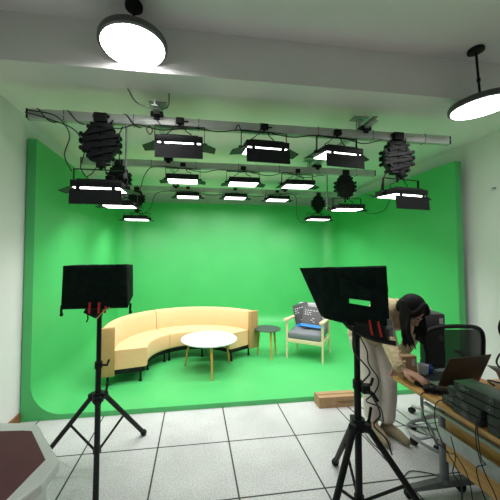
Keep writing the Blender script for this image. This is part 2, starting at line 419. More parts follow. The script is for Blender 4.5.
light(O1, 2.087, 3.75, 2.27, .02, 'rightmost LED panel of the second row, hanging low', .95)
light(O2, -.999, 5.2, 2.26, .02, 'leftmost LED panel of the rear row, small and low')
light(O2, -.129, 5.2, 2.68, .02, 'second LED panel from left in the rear row')
light(O2, .717, 5.2, 2.685, .02, 'middle LED panel of the rear row')
light(O2, 1.506, 5.2, 2.67, .02, 'fourth LED panel from left in the rear row')
light(O2, 2.304, 5.2, 2.32, .02, 'rightmost LED panel of the rear row, hanging low')

# cables on the grid
GC = 'black cables slung along the lighting grid'
def gcab(lab, *paths, r=.005):
    b = MB()
    for p in paths: b.tube(smoothpts(p), r, 6)
    tag(obj('grid_cable', b, 'cable'), lab, 'cable', GC)
wrap = []
for k in range(40):
    a = k * .75; wrap.append((-1.39 + k * .028, 2.62 + .045 * math.cos(a) - .0, 2.80 + .052 * math.sin(a)))
gcab('black cable wound round the left end of the nearest pipe', wrap)
gcab('loose cable drooping from left end of the nearest pipe to the lowest left light',
     [(-1.40, 2.58, 2.80), (-1.2, 2.55, 2.74), (-1.0, 2.56, 2.66), (-.93, 2.57, 2.50), (-.96, 2.58, 2.36), (-.92, 2.6, 2.28)],
     [(-1.38, 2.58, 2.82), (-1.15, 2.55, 2.77), (-1.04, 2.55, 2.62), (-1.08, 2.56, 2.45), (-1.03, 2.58, 2.32)])
gcab('cable hanging in a loop above the second front light', [(-.72, 2.56, 2.70), (-.62, 2.55, 2.70), (-.50, 2.55, 2.74), (-.3, 2.56, 2.71), (-.1, 2.57, 2.74)], [(-.62, 2.56, 2.72), (-.66, 2.57, 2.6), (-.64, 2.58, 2.4)], [(-.40, 2.56, 2.74), (-.42, 2.55, 2.70), (-.39, 2.55, 2.66), (-.37, 2.55, 2.70), (-.40, 2.56, 2.74)])
gcab('cable hanging between second and middle front lights', [(0, 2.57, 2.75), (.2, 2.55, 2.72), (.42, 2.55, 2.75), (.62, 2.56, 2.74)], [(.35, 2.56, 2.74), (.38, 2.54, 2.79), (.41, 2.56, 2.74)])
gcab('cable hanging between middle and fourth front lights', [(.7, 2.57, 2.74), (.9, 2.55, 2.71), (1.1, 2.55, 2.74), (1.36, 2.56, 2.74)])
gcab('cable drooping toward the rightmost front light', [(1.42, 2.57, 2.74), (1.6, 2.55, 2.69), (1.8, 2.55, 2.74)], [(1.9, 2.58, 2.5), (1.82, 2.57, 2.38), (1.80, 2.58, 2.26), (1.88, 2.6, 2.25)])
gcab('cable slung along the left half of the middle pipe', [(-.92, 3.70, 2.30), (-.7, 3.68, 2.4), (-.62, 3.68, 2.62), (-.5, 3.68, 2.73), (-.16, 3.69, 2.72), (.1, 3.68, 2.68), (.3, 3.68, 2.72), (.6, 3.69, 2.70)])
gcab('cable slung along the right half of the middle pipe', [(.62, 3.69, 2.72), (.95, 3.68, 2.67), (1.2, 3.68, 2.72), (1.45, 3.68, 2.66), (1.66, 3.68, 2.70), (1.74, 3.69, 2.70)], [(2.2, 3.7, 2.3), (2.4, 3.7, 2.2), (2.6, 3.7, 2.25), (2.72, 3.72, 2.4)])
gcab('cable slung along the left half of the rearmost pipe', [(-1.0, 5.15, 2.3), (-.78, 5.14, 2.42), (-.7, 5.14, 2.66), (-.55, 5.14, 2.74), (-.1, 5.15, 2.76), (.3, 5.14, 2.70), (.7, 5.15, 2.76)])
gcab('cable slung along the right half of the rearmost pipe', [(.72, 5.15, 2.76), (1.1, 5.14, 2.70), (1.5, 5.15, 2.76), (1.83, 5.14, 2.74), (1.86, 5.14, 2.4), (1.95, 5.14, 2.24), (2.2, 5.16, 2.3)])
gcab('loose cable loop hanging from the main ceiling near the beam', [(-.55, 2.42, 2.97), (-.45, 2.30, 2.80), (-.30, 2.28, 2.75), (-.22, 2.32, 2.80), (-.22, 2.42, 2.96)])

# pale side rods of two low lights
for x, y, z0_, z1_, lab in ((-.60, 2.6, 2.30, 2.76, 'thin vertical rod beside the lowest left front light'), (1.80, 3.75, 2.27, 2.74, 'thin grey rod beside the low right light of the second row')):
    b = MB(); b.cyl((x, y, z0_), (x, y, z1_), .008); b.box((x, y, z0_), (.035, .03, .04), bev=.004); tag(obj('drop_rod', b, 'steel'), lab, 'rod')

# ------------------------------------------------------------------ pendants
def make_pendant(dz=-.07, R=.225):
    t = thing('pendant_lamp', 'x', 'pendant lamp')
    b = MB(); b.lathe([(.055, 0), (.06, -.01), (.058, -.028), (.02, -.034)], n=32); obj('ceiling_rose', b, 'black', t)
    b = MB(); b.cyl((0, 0, -.03), (0, 0, -.36 + dz), .009); b.cyl((0, 0, -.25), (0, 0, -.275), .014); obj('rod', b, 'black', t)
    b = MB(); b.lathe([(.03, -.35), (R - .05, -.365), (R - .008, -.375), (R, -.39), (R, -.42), (R - .015, -.425)], (0, 0, dz), n=64); s_ = obj('shade', b, 'dgrey', t)
    b = MB(); b.lathe([(R - .017, -.422), (R - .025, -.432), (.05, -.436)], (0, 0, dz), n=64); obj('diffuser', b, 'pend', t)
    return t
pd = make_pendant(); index_kids(pd); PG = 'round ceiling pendants'
pl = [(2.29, 2.035, 'round white disc pendant on black rod by the right wall'), (-.42, 1.99, 'round disc pendant hanging from the ceiling near the left')]
for i, (x, y, lab) in enumerate(pl):
    o = pd if i == 0 else make_pendant(.12); o.location = (x, y, 3.32); o.rotation_euler = (0, -.07 if i == 0 else 0, 0); o['label'] = lab; o['group'] = PG
for (x, y) in ((2.3, -.6), (-.4, -.6)):  # unseen extra pendants, added behind the camera to brighten the front room
    o = copy_tree(pd); o.location = (x, y, 3.32); o['label'] = 'round disc pendant added unseen behind the camera to light the front room'; o['group'] = PG

# ------------------------------------------------------------------ sofa
SF = .05
def arc_sweep(b, cx, cy, a0, a1, prof, n=20, lean=None):
    secs = []
    for i in range(n + 1):
        a = a0 + (a1 - a0) * i / n; secs.append([(cx + r * math.cos(a), cy + r * math.sin(a), z) for r, z in prof])
    b.sweep(secs)
def rprof(r0, r1, z0, z1, rad):                 # rounded rectangle section
    out = []
    for (cx, cz, a0) in ((r1 - rad, z1 - rad, 0), (r0 + rad, z1 - rad, PI / 2), (r0 + rad, z0 + rad, PI), (r1 - rad, z0 + rad, 1.5 * PI)):
        for k in range(5): a = a0 + PI / 2 * k / 4; out.append((cx + rad * math.cos(a), cz + rad * math.sin(a)))
    return out
so = thing('curved_sofa', 'cream curved sofa with khaki end panels and black base on the green stage', 'sofa', (0, 3.95, SF))
dg = math.radians
A0, A1, AM = dg(33), dg(194), dg(127)
for (a0, a1) in ((A0, AM - .006), (AM + .006, A1)):
    b = MB(); arc_sweep(b, 0, 0, a0, a1, rprof(.60, 1.02, .19, .42, .03)); obj('seat_cushion', b, 'sofa', so)
    b = MB()
    prof = [(.98, .40), (1.0, .66), (1.02, .69), (1.06, .705), (1.10, .70), (1.13, .67), (1.145, .40), (1.14, .14), (1.06, .14), (1.0, .19)]
    arc_sweep(b, 0, 0, a0, a1, prof[::-1]); obj('backrest', b, 'sofa', so)
    b = MB(); arc_sweep(b, 0, 0, a0 + .01, a1 - .01, [(1.05, .13), (1.05, .185), (.63, .185), (.63, .13)]); obj('base_frame', b, 'black', so)
for a, w in ((A0, -.055), (A1, .055)):
    b = MB(); b.m = Matrix.Rotation(a, 4, 'Z'); b.box((1.065, w / 2, .42), (.17, abs(w), .575), bev=.012); obj('end_panel', b, 'khaki', so)
for a in (A1 - .07, AM + .06, AM - .06, A0 + .07, dg(160), dg(80)):
    for r in (.68, 1.06):
        b = MB(); c, s = math.cos(a), math.sin(a); b.cyl((r * c, r * s, 0), (r * c, r * s, .14), .014); b.cyl((r * c, r * s, 0), (r * c, r * s, .012), .022); obj('leg', b, 'black', so)

# ------------------------------------------------------------------ tables
def round_table(name, label, x, y, R, h, top, leg, feet, th=.03):
    t = thing(name, label, 'table', (x, y, SF))
    b = MB(); b.lathe([(R * .5, h - th), (R - .02, h - th), (R, h - th * .6), (R, h - .006), (R - .008, h), (R * .5, h)], n=64); obj('table_top', b, top, t)
    b = MB(); b.lathe([(R * .75, h - th - .008), (R * .75, h - th)], n=24); obj('mounting_plate', b, 'black', t)
    for (fx, fy) in feet:
        b = MB(); b.cyl((fx, fy, 0), (fx * .8, fy * .8, h - th), .011, .019); obj('leg', b, leg, t)
    return t
round_table('coffee_table', 'large round white coffee table with oak legs in front of the sofa', .20, 4.08, .385, .43, 'white', 'oak', [(-.33, .19), (.02, -.38), (.31, .20), ])
round_table('side_table', 'small round dark slate side table between sofa and armchair', 1.13, 4.47, .205, .44, 'slate', 'oak', [(-.14, .10), (.15, .06), (.02, -.17)], .022) 

# ------------------------------------------------------------------ armchair
ac = thing('armchair', 'pale wood armchair with grey seat on the green stage', 'armchair', (1.78, 4.42, SF), dg(-36))
w, d = .27, .26
for sx in (-1, 1):
    b = MB(); b.cyl((sx * w, -d, 0), (sx * w, -d + .01, .58), .016, .022, 12); obj('leg', b, 'ash', ac)
    b = MB(); b.cyl((sx * w, d + .02, 0), (sx * w, d - .03, .55), .016, .020, 12); obj('leg', b, 'ash', ac)
    b = MB(); b.prism([(sx * w - .035, -d - .06, .575), (sx * w + .03, -d - .06, .575), (sx * w + .025, d, .545), (sx * w - .02, d, .545)], (0, 0, .028)); obj('armrest', b, 'ash', ac, bevel=.008)
    b = MB(); b.box((sx * w, 0, .27), (.022, 2 * d - .02, .05)); obj('seat_rail', b, 'ash', ac)
b = MB(); b.box((0, -d + .005, .275), (2 * w - .02, .022, .06), bev=.005); obj('seat_rail', b, 'ash', ac)
b = MB(); b.box((0, d - .01, .25), (2 * w - .02, .022, .05), bev=.005); obj('seat_rail', b, 'ash', ac)
b = MB(); b.box((0, -.01, .365), (2 * w - .035, 2 * d - .0, .11), rot=(dg(3), 0, 0), bev=.028); obj('seat_cushion', b, 'seatgrey', ac)
b = MB(); b.box((0, d + .045, .57), (2 * w - .05, .10, .42), rot=(dg(-14), 0, 0), bev=.035); obj('back_cushion', b, 'backgrey', ac)
b = MB(); b.box((0, d + .11, .55), (2 * w - .08, .02, .42), rot=(dg(-14), 0, 0)); obj('back_frame', b, 'ash', ac)

def package(label, loc, rot, w, h, th):
    t = thing('gift_box', label, 'box', loc, 0, 'dark boxes on the armchair'); t.rotation_euler = rot
    b = MB(); b.box((0, 0, h / 2), (w, th, h), bev=.004); obj('carton', b, 'pack', t)
    b = MB(); b.box((0, -.0, .022), (w + .004, th + .004, .044)); obj('blue_edge', b, 'blue', t, smooth=False)
    b = MB()
    rnd = random.Random(5)
    for r_ in range(3):
        x = -w * .38
        while x < w * (.35 if r_ == 0 else -.1):
            l = rnd.uniform(.012, .03); b.box((x + l / 2, -th / 2 - .0012, h * (.80 - .10 * r_)), (l, .002, h * .03)); x += l + .016
    for r_ in range(3): b.box((w * rnd.uniform(-.1, .3), -th / 2 - .0012, h * (.42 - .08 * r_)), (.03, .002, .008))
    obj('printing', b, 'paper', t, smooth=False)
# lean against the back, in armchair frame
def on_chair(x, y, z): return Matrix.Translation(ac.location) @ Matrix.Rotation(dg(-36), 4, 'Z') @ V((x, y, z))
package('dark grey box with white print and blue edge, leaning at front of the armchair', on_chair(.05, -.045, .45), (dg(-27), dg(3), dg(-32)), .30, .33, .05)
package('dark grey box with blue edge behind the other box on the armchair', on_chair(-.08, .05, .45), (dg(-20), dg(-20), dg(-40)), .26, .36, .045)

# ------------------------------------------------------------------ cardboard box
cb = thing('cardboard_box', 'flat brown cardboard box on floor at front edge of the green stage', 'box', (1.53, 3.035, 0), dg(-1))
b = MB(); b.box((0, 0, .055), (.44, .14, .11)); obj('carton', b, 'card', cb, smooth=False)
b = MB(); b.box((0, 0, .1105), (.44, .02, .002)); b.box((.08, -.0705, .06), (.20, .0015, .012)); b.box((.08, -.0705, .045), (.14, .0015, .006)); obj('tape_and_print', b, 'carddark', cb, smooth=False)

# ------------------------------------------------------------------ tripods with prompter hoods
def tripod(name, label, cx, cy, feet, apex, brace, top, handle):
    t = thing(name, label, 'tripod', (cx, cy, 0))
    b = MB(); b.cyl((0, 0, .12), (0, 0, apex + .25), .021); obj('pole', b, 'black', t)
    b = MB(); b.cyl((0, 0, apex + .2), (0, 0, top), .018); obj('upper_pole', b, 'black', t)
    b = MB(); b.cyl((0, 0, apex - .03), (0, 0, apex + .04), .040, n=20)
    for (fx, fy) in feet:
        l = math.hypot(fx, fy); b.box((fx / l * .05, fy / l * .05, apex), (.05, .05, .05), rot=(0, 0, math.atan2(fy, fx)), bev=.006)
    obj('spider_collar', b, 'black', t)
    b = MB(); b.cyl((0, 0, apex + .22), (0, 0, apex + .27), .028); b.tube([(.02, -.02, apex + .25), (.07, -.03, apex + .25), (.085, -.03, apex + .29)], .009); obj('locking_knob', b, 'black', t)
    b = MB(); b.cyl((0, 0, brace - .02), (0, 0, brace + .02), .03); obj('brace_collar', b, 'black', t)
    b = MB(); b.tube([(.03, -.01, apex), (.06, -.02, apex + .03), (.075, -.02, apex + .11)], .009); obj('tightening_lever', b, 'black', t)
    for (fx, fy) in feet:
        l = math.hypot(fx, fy); a = V((fx / l * .055, fy / l * .055, apex)); f = V((fx, fy, .018))
        b = MB(); b.tube([a, a.lerp(f, .5), f], .0185, 10); lg = obj('leg', b, 'black', t)
        b = MB(); b.cyl(a.lerp(f, .97), f + (f - a).normalized() * .0, .026, .026); b.ball(f + V((0, 0, .002)), .022, sub=2); obj('rubber_foot', b, 'blackp', lg)
        m_ = a.lerp(f, .46); b = MB(); b.tube([(fx / l * .03, fy / l * .03, brace), m_ - V((0, 0, .01))], .009, 8); obj('brace', b, 'black', t)
    return t
tripod('light_stand', 'black tripod stand at left carrying the smaller black hood', -.727, 2.38, [(.282, .381), (-.45, .20), (.125, -.42)], .53, .14, 1.21, 0)
tripod('light_stand', 'black tripod stand at right carrying the larger black hood, box beside it', .998, 1.70, [(.078, .465), (-.365, -.24), (.367, -.30)], .57, .13, 1.20, 0)

def panel_frame(b, P, t):   # quad sheet with thickness t (vector)
    b.prism(P, t)
# left hood: seen from behind; back panel facing the camera, hood opens to the stage
hl = thing('prompter_hood', 'black cloth teleprompter hood with front flap on the left tripod', 'teleprompter', (-.727, 2.38, 1.21), dg(4))
def sheet(P00, P10, P11, P01, n=12, wob=.004, seed=1, hole=None, thick=.004, sag=.0):
    rnd = random.Random(seed); ph = [rnd.uniform(0, 6) for _ in range(6)]
    A, B, Cc, D = map(V, (P00, P10, P11, P01)); nn = (B - A).cross(D - A).normalized(); b = MB()
    R = []
    for j in range(n + 1):
        row = []
        for i in range(n + 1):
            u, v = i / n, j / n; p = A.lerp(B, u).lerp(D.lerp(Cc, u), v)
            wv = math.sin(7 * u + 5 * v + ph[0]) + .6 * math.sin(15 * u - 9 * v + ph[1]) + .4 * math.sin(23 * v + ph[2])
            e = min(1, 6 * min(u, 1 - u)) * min(1, 6 * min(v, 1 - v))
            row.append(p + nn * wob * wv * e - V((0, 0, sag * 4 * u * (1 - u) * (1 if j == 0 else 0))))
        R.append(row)
    vs = [[b._v(p) for p in r] for r in R]
    for j in range(n):
        for i in range(n):
            if hole and hole[0] <= (i + .5) / n <= hole[1] and hole[2] <= (j + .5) / n <= hole[3]: continue
            b.bm.faces.new([vs[j][i], vs[j][i + 1], vs[j + 1][i + 1], vs[j + 1][i]])
    return b
def cloth(name, b, parent):
    o = obj(name, b, 'cloth', parent, smooth=False)
    for p in o.data.polygons: p.use_smooth = True
    o.modifiers.clear(); sd = o.modifiers.new('th', 'SOLIDIFY'); sd.thickness = .006
    return o
x0, x1, zb, zt = -.250, .215, .005, .325
cloth('back_panel', sheet((x0, -.06, zb), (x1 - .0, -.06, zb - .005), (x1 - .015, -.06, zt + .01), (x0 + .008, -.06, zt - .003), seed=2), hl)
cloth('side_panel', sheet((x1, -.06, zb), (x1 + .01, .16, zb + .06), (x1 + .0, .19, zt + .0), (x1 - .015, -.06, zt + .01), seed=3, n=8), hl)
cloth('side_panel', sheet((x0, -.06, zb), (x0 - .0, .16, zb + .06), (x0 - .0, .19, zt), (x0 + .008, -.06, zt), seed=4, n=8), hl)
cloth('top_panel', sheet((x0 + .008, -.06, zt - .003), (x1 - .015, -.06, zt + .01), (x1 + .0, .19, zt), (x0, .19, zt), seed=5, n=8), hl)
for x in (x0 - .003, x1 + .01):
    b = MB(); b.tube([(x + .01, -.065, zb + .03), (x + .008, -.068, zb - .01), (x + .010, -.067, zb - .035)], .009); b.ball((x + .010, -.067, zb - .037), .013, sub=2); obj('tie_strap', b, 'cloth', hl)
b = MB(); b.box((0, .0, .0), (.16, .14, .012), bev=.004); b.box((0, .06, .1), (.40, .02, .22)); b.box((-.05, -.02, -.03), (.10, .05, .05), rot=(0, .5, 0), bev=.006); b.cyl((0, 0, -.06), (0, 0, .0), .024); obj('bracket', b, 'black', hl)
for x in (-.055, .01, .055):
    b = MB(); b.cyl((x, -.075, -.03), (x + .005, -.075, .05 if x < .05 else .02), .0085); obj('clamp_knob', b, 'red', hl)
b = MB(); b.tube([(-.0, -.08, -.07), (.05, -.08, -.01), (.09, -.08, .012)], .005); obj('lever', b, 'gold', hl)
b = MB(); b.tube([(-.065, -.075, -.015), (-.06, -.08, -.07), (-.07, -.08, -.09)], .005); obj('strap_end', b, 'cloth', hl)

# right hood: back panel rotated, right edge nearer; flap flares to the left and away
hr = thing('prompter_hood', 'large black cloth teleprompter hood on the right tripod, window cut in its back', 'teleprompter', (.998, 1.70, 1.17))
PL = V((.838 - .998, 1.80 - 1.70, 0)); PR = V((1.072 - .998, 1.49 - 1.70, 0)); dv = (PR - PL)
def bp(u, z, o=0.): p = PL + dv * u; n = V((-dv.y, dv.x, 0)).normalized(); p = p + n * o; return (p.x, p.y, z)
# back panel
P00, P10, P11, P01 = bp(0, .03), bp(1, .0), bp(.97, .372), bp(0, .358)
cloth('back_panel', sheet(P00, P10, P11, P01, n=24, seed=8, wob=.004, hole=(.42, .76, .37, .46)), hr)
FT = (.735 - .998, 1.98 - 1.70, .352)
cloth('side_panel', sheet(P00, (.835 - .998, 1.86 - 1.70, .04), FT, P01, n=8, seed=9, wob=.003), hr)
cloth('top_panel', sheet(P01, P11, (1.28 - .998, 1.80 - 1.70, .372), FT, n=8, seed=10, wob=.003), hr)
cloth('side_panel', sheet(P10, (1.17 - .998, 1.66 - 1.70, .06), (1.28 - .998, 1.80 - 1.70, .372), P11, n=8, seed=11, wob=.003), hr)
# folded window flap
cloth('window_flap', sheet(bp(.30, .19, -.008), bp(.80, .185, -.035), bp(.86, .23, -.06), bp(.26, .31, -.008), n=8, seed=12, wob=.006), hr)
b = MB(); b.box((.03, -.02, -.0), (.16, .14, .014), rot=(0, 0, math.atan2(dv.y, dv.x)), bev=.004); b.cyl((0, 0, -.06), (0, 0, 0), .028); obj('bracket', b, 'black', hr)
b = MB(); b.tube(smoothpts([bp(.35, .03, -.01), bp(.5, -.0, -.03), bp(.8, -.03, -.04), bp(1.1, -.035, -.03)]), .014); b.prism([bp(.55, .05, -.02), bp(.96, .05, -.02), bp(1.02, -.02, -.02), bp(.6, -.01, -.02)], V((0, 0, 0)) + V(bp(0, 0, -.03)) - V(bp(0, 0, 0))); obj('lower_tray', b, 'blackp', hr)
for u in (.78, .90):
    b = MB(); b.cyl(bp(u, .075, -.06), bp(u + .04, -.005, -.06), .006); obj('clamp_knob', b, 'red', hr)
b = MB(); b.cyl(bp(1.02, .09, -.03), bp(1.04, .0, -.03), .012); b.ball(bp(1.03, .045, -.035), .018, sub=2); obj('side_joint', b, 'steel', hr)
# stand clamp and cables on the right tripod
b = MB(); b.box((0.03, -.03, 0), (.05, .05, .05), bev=.008); b.tube([(.04, -.03, 0), (.075, -.05, -.03), (.10, -.05, -.07)], .009)
tag(obj('pole_clamp', b, 'black', loc=(.998, 1.70, .80)), 'black clamp with cable ties on the pole of the right tripod', 'clamp')
cable([(.93, 1.62, 1.19), (.92, 1.60, 1.05), (1.00, 1.64, .97), (1.05, 1.65, .90), (1.0, 1.655, .83), (1.06, 1.64, .76), (1.10, 1.63, .66), (1.07, 1.65, .59), (1.13, 1.62, .52), (1.15, 1.60, .44)], .005, 'black cable running down the right tripod pole and across the floor')
cable([(.99, 1.68, 1.14), (1.045, 1.67, 1.03), (1.05, 1.66, .95), (1.1, 1.64, .86), (1.08, 1.65, .78), (1.03, 1.66, .73), (1.1, 1.63, .70), (1.12, 1.63, .62)], .004, 'thin cable looping round the right tripod pole')

# ------------------------------------------------------------------ the long desk
dk = thing('training_desk', 'long honey wood desk on grey steel legs and castors at right', 'desk', (1.76, 1.25, 0))
b = MB(); b.box((0, 0, .7075), (.61, 1.50, .025), bev=.004); obj('desk_top', b, 'desk', dk)
b = MB(); b.box((-.19, 0, .66), (.04, 1.40, .05), bev=.004); b.box((.19, 0, .66), (.04, 1.40, .05), bev=.004); b.box((0, .56, .66), (.42, .06, .05)); b.box((0, -.56, .66), (.42, .06, .05)); obj('under_frame', b, 'steel', dk)
b = MB(); b.box((-.13, -.10, .46), (.018, 1.14, .36)); obj('modesty_panel', b, 'desk', dk, smooth=False)
b = MB(); b.box((-.175, -.10, .46), (.012, 1.18, .085), bev=.003); b.box((-.155, -.10, .42), (.05, 1.18, .008)); b.cyl((-.17, -.70, .585), (-.17, .60, .585), .014); obj('cable_tray', b, 'greysteel', dk)
for sy in (1, -1):
    b = MB(); b.cyl((-.075, sy * .56, .08), (-.075, sy * .56, .66), .027); b.cyl((-.075, sy * .56, .08), (-.075, sy * .56, .10), .045); lg = obj('leg_column', b, 'steel', dk)
    b = MB(); b.sweep([[(x, sy * .56 + w2, z) for (w2, z) in ((-.022, z0), (.022, z0), (.022, z1), (-.022, z1))] for (x, z0, z1) in ((-.36, .05, .07), (-.1, .05, .095), (.05, .05, .095), (.30, .05, .07))]); obj('foot_beam', b, 'steel', dk, bevel=.004)
    for x in (-.34, .05, .28):
        if x == .05 and sy < 0: continue
        b = MB(); b.cyl((x, sy * .56 - .014, .03), (x, sy * .56 + .014, .03), .03, n=20); b.box((x, sy * .56, .055), (.02, .04, .02)); obj('castor', b, 'blackp', dk)
d2 = tag(thing('office_desk', 'beige wood desk top at far right edge behind the laptop', 'desk', (2.42, 1.20, 0)))
b = MB(); b.box((0, 0, .7075), (.69, 1.30, .025), bev=.004); obj('desk_top', b, 'desk2', d2)
for sx in (-1, 1):
    for sy in (-1, 1):
        b = MB(); b.cyl((sx * .30, sy * .60, 0), (sx * .30, sy * .60, .695), .02); obj('leg', b, 'steel', d2)

# devices
DZ = .72
def device(label, x0, y0, dx, dy, z, rz=0, fans=(), lab=False, h=.043):
    """x0,y0 = far-left corner; dx = depth to the right, dy = length toward the camera"""
    t = thing('rack_device', label, 'device', (x0, y0, z), rz, 'black devices stacked on the desk')
    b = MB(); b.box((dx / 2, -dy / 2, h / 2), (dx, dy, h - .003), bev=.002); obj('case', b, 'device', t)
    b = MB(); b.box((-.0015, -dy / 2, h / 2), (.003, dy - .006, h - .01)); f = obj('face_plate', b, 'devface', t, smooth=False)
    for y in fans:
        b = MB(); b.tube([(-.004, -y + .016 * math.cos(a), h / 2 + .016 * math.sin(a)) for a in [2 * PI * k / 20 for k in range(20)]], .002, 6, close=True); b.cyl((-.001, -y, h / 2), (-.006, -y, h / 2), .007); obj('fan_port', b, 'steel', f)
    if lab:
        b = MB(); b.box((-.004, -dy * .55, h / 2), (.002, dy * .5, h * .42), bev=.0005); obj('name_plate', b, 'greysteel', f)
    if fans: 
        b = MB()
        for k in range(3): b.box((-.004, -.06 - .012 * k - fans[0] * .0, h * .5), (.002, .005, .005))
        obj('indicator', b, 'greysteel', f)
    return t
device('thin black device with round port, topmost of the stack on the desk', 1.468, 1.495, .13, .44, DZ + .135, dg(3), fans=(.05, .20))
device('thin black device directly under the topmost one of the desk stack', 1.462, 1.53, .14, .46, DZ + .09, dg(3), fans=(.08, .235))
device('small black device at left of the stack, upper of two', 1.462, 1.50, .14, .165, DZ + .045, 0, fans=(.08,))
device('small black device at left of the stack, resting on the desk', 1.462, 1.50, .14, .165, DZ, 0, fans=(.08,))
device('black device with silver plate at right of the stack, upper of two', 1.462, 1.30, .14, .28, DZ + .045, 0, lab=True)
device('black device with silver plate at right of the stack, resting on the desk', 1.462, 1.30, .14, .28, DZ, 0, lab=True)
device('small grey box with jacks behind left end of the device stack', 1.49, 1.60, .10, .08, DZ, dg(-8), fans=(.03,), h=.05)

# laptop, facing the person, back of lid to the camera
lp = thing('laptop', 'open dark laptop on the desk with its lid toward the camera', 'laptop', (1.80, 1.80, DZ), dg(6))
b = MB(); b.box((0, .11, .010), (.36, .24, .016), bev=.004); base = obj('keyboard_base', b, 'mat', lp)
b = MB()
for j in range(5):
    for i in range(14): b.box((-.155 + i * .0238, .06 + j * .025, .0195), (.019, .019, .003))
obj('keys', b, 'devface', base, smooth=False)
b = MB(); b.box((0, .205, .0185), (.10, .05, .001)); obj('touchpad', b, 'device', base, smooth=False)
b = MB(); b.box((0, -.05, .118), (.36, .008, .225), rot=(dg(22), 0, 0), bev=.003); obj('lid', b, 'screen', lp)
b = MB(); b.cyl((-.14, -.008, .014), (.14, -.008, .014), .007); obj('hinge', b, 'blackp', lp)

ph = MB(); ph.box((0, 0, .005), (.15, .075, .010), bev=.004)
tag(obj('tablet', ph, 'blackp', loc=(1.97, 1.965, DZ + .017)), 'black phone lying flat behind the laptop keyboard', 'phone')
bpy.data.objects['tablet'].name = 'phone'; bpy.data.objects['phone'].location = (1.885, 1.985 - .01, DZ)
# mouse
mo = MB(); mo.ball((0, 0, .0), .03, (1.0, 1.7, .95)); mo.bm.verts.ensure_lookup_table()
for v in mo.bm.verts: v.co.z = max(v.co.z, 0)
tag(obj('computer_mouse', mo, 'blackp', loc=(1.535, 1.825, DZ)), 'black computer mouse under the hand of the bending person', 'mouse')
cup = MB(); cup.lathe([(.022, 0), (.03, .004), (.036, .05), (.037, .085), (.034, .085), (.031, .05), (.02, .012)], n=24); cup.tube(smoothpts([(.035, 0, .07), (.06, 0, .06), (.055, 0, .03), (.033, 0, .025)]), .005)
tag(obj('mug', cup, 'ceramic', loc=(1.675, 1.965, DZ)), 'white ceramic mug on far end of the desk', 'mug')
bo = MB(); bo.lathe([(.018, 0), (.02, .004), (.02, .06), (.012, .07), (.012, .082)], n=20)
tag(obj('bottle', bo, mat('blue_plastic', (.02, .06, .30), .4, noise=.05), loc=(1.735, 1.965, DZ)), 'small blue bottle right beside the white mug', 'bottle')
t = thing('parcel', 'small upright brown cardboard parcel with label on far end of the desk', 'box', (1.545, 1.962, DZ + .036), dg(-6))
b = MB(); b.box((0, 0, .062), (.11, .055, .124)); obj('carton', b, 'card', t, smooth=False)
b = MB(); b.box((.03, -.0285, .08), (.025, .002, .05)); obj('label', b, 'paper', t, smooth=False)
b = MB(); b.box((0, 0, .008), (.15, .06, .0155)); tag(obj('cardboard_sheet', b, 'card', smooth=False, loc=(1.56, 1.955, DZ)), 'lower flat piece of brown cardboard beneath the small parcel', 'cardboard')
b = MB(); b.box((0, 0, .009), (.14, .06, .0175)); o = tag(obj('cardboard_sheet', b, 'card', smooth=False, loc=(1.555, 1.958, DZ + .017)), 'upper flat piece of brown cardboard beneath the small parcel', 'cardboard'); o.rotation_euler.z = .05

# stack of black cases standing on the office chair seat
for k, lab in enumerate(('lowest black case of the stack on the office chair', 'second black case from below in the stack on the chair', 'third black case from below in the stack on the chair', 'topmost dark case with blue edge and white label, right behind the bending head')):
    st = thing('equipment_case', lab, 'case', (2.16 + .004 * (k % 2), 2.42, .491 + .1505 * k), dg(-18), 'dark cases stacked on the office chair')
    b = MB(); b.box((0, 0, .075), (.15, .15, .148), bev=.008); obj('body', b, 'pack' if k == 3 else 'blackp', st)
    if k > 1: b = MB(); b.box((.045, -.0765, .085), (.03, .003, .05)); obj('label_sticker', b, 'paper', st, smooth=False)
    if k == 3: b = MB(); b.box((.076, 0, .09), (.005, .13, .09)); obj('blue_edge', b, 'blue', st, smooth=False)
b = MB(); b.ball((0, 0, .02), .026, (1.2, .7, .9)); tag(obj('white_bundle', b, 'paper', loc=(2.12, 2.40, 1.095)), 'small white bundle on the topmost dark case beside the head', 'bundle')

# desk cables
DC = 'tangled black cables hanging from the desk edge'
def dcab(lab, *paths, r=.003):
    b = MB()
    for p in paths: b.tube(smoothpts(p), r, 6)
    tag(obj('desk_cable', b, 'cable'), lab, 'cable', DC)
dcab('cable hanging from left end of the device stack down to the floor', [(1.60, 1.60, .73), (1.50, 1.60, .735), (1.445, 1.60, .71), (1.44, 1.60, .60), (1.46, 1.56, .48), (1.50, 1.50, .35), (1.48, 1.48, .2), (1.55, 1.6, .01), (1.75, 1.7, .006)])
dcab('two twisted cables hanging across the middle of the modesty panel', [(1.50, 1.36, .77), (1.445, 1.345, .735), (1.44, 1.34, .62), (1.47, 1.33, .5), (1.52, 1.32, .38), (1.50, 1.25, .24), (1.53, 1.18, .1), (1.5, 1.1, .006)], [(1.49, 1.34, .76), (1.442, 1.335, .73), (1.445, 1.325, .58), (1.53, 1.38, .5), (1.55, 1.45, .42), (1.52, 1.36, .3), (1.49, 1.2, .22), (1.48, 1.0, .1)])
dcab('cable loops clipped under the desk edge near the steel column', [(1.46, 1.72, .60), (1.50, 1.70, .46), (1.55, 1.62, .40), (1.52, 1.55, .44), (1.55, 1.5, .34), (1.52, 1.44, .20)], [(1.56, 1.62, .50), (1.53, 1.56, .42), (1.50, 1.55, .34), (1.55, 1.55, .26), (1.6, 1.6, .12), (1.7, 1.7, .008)])
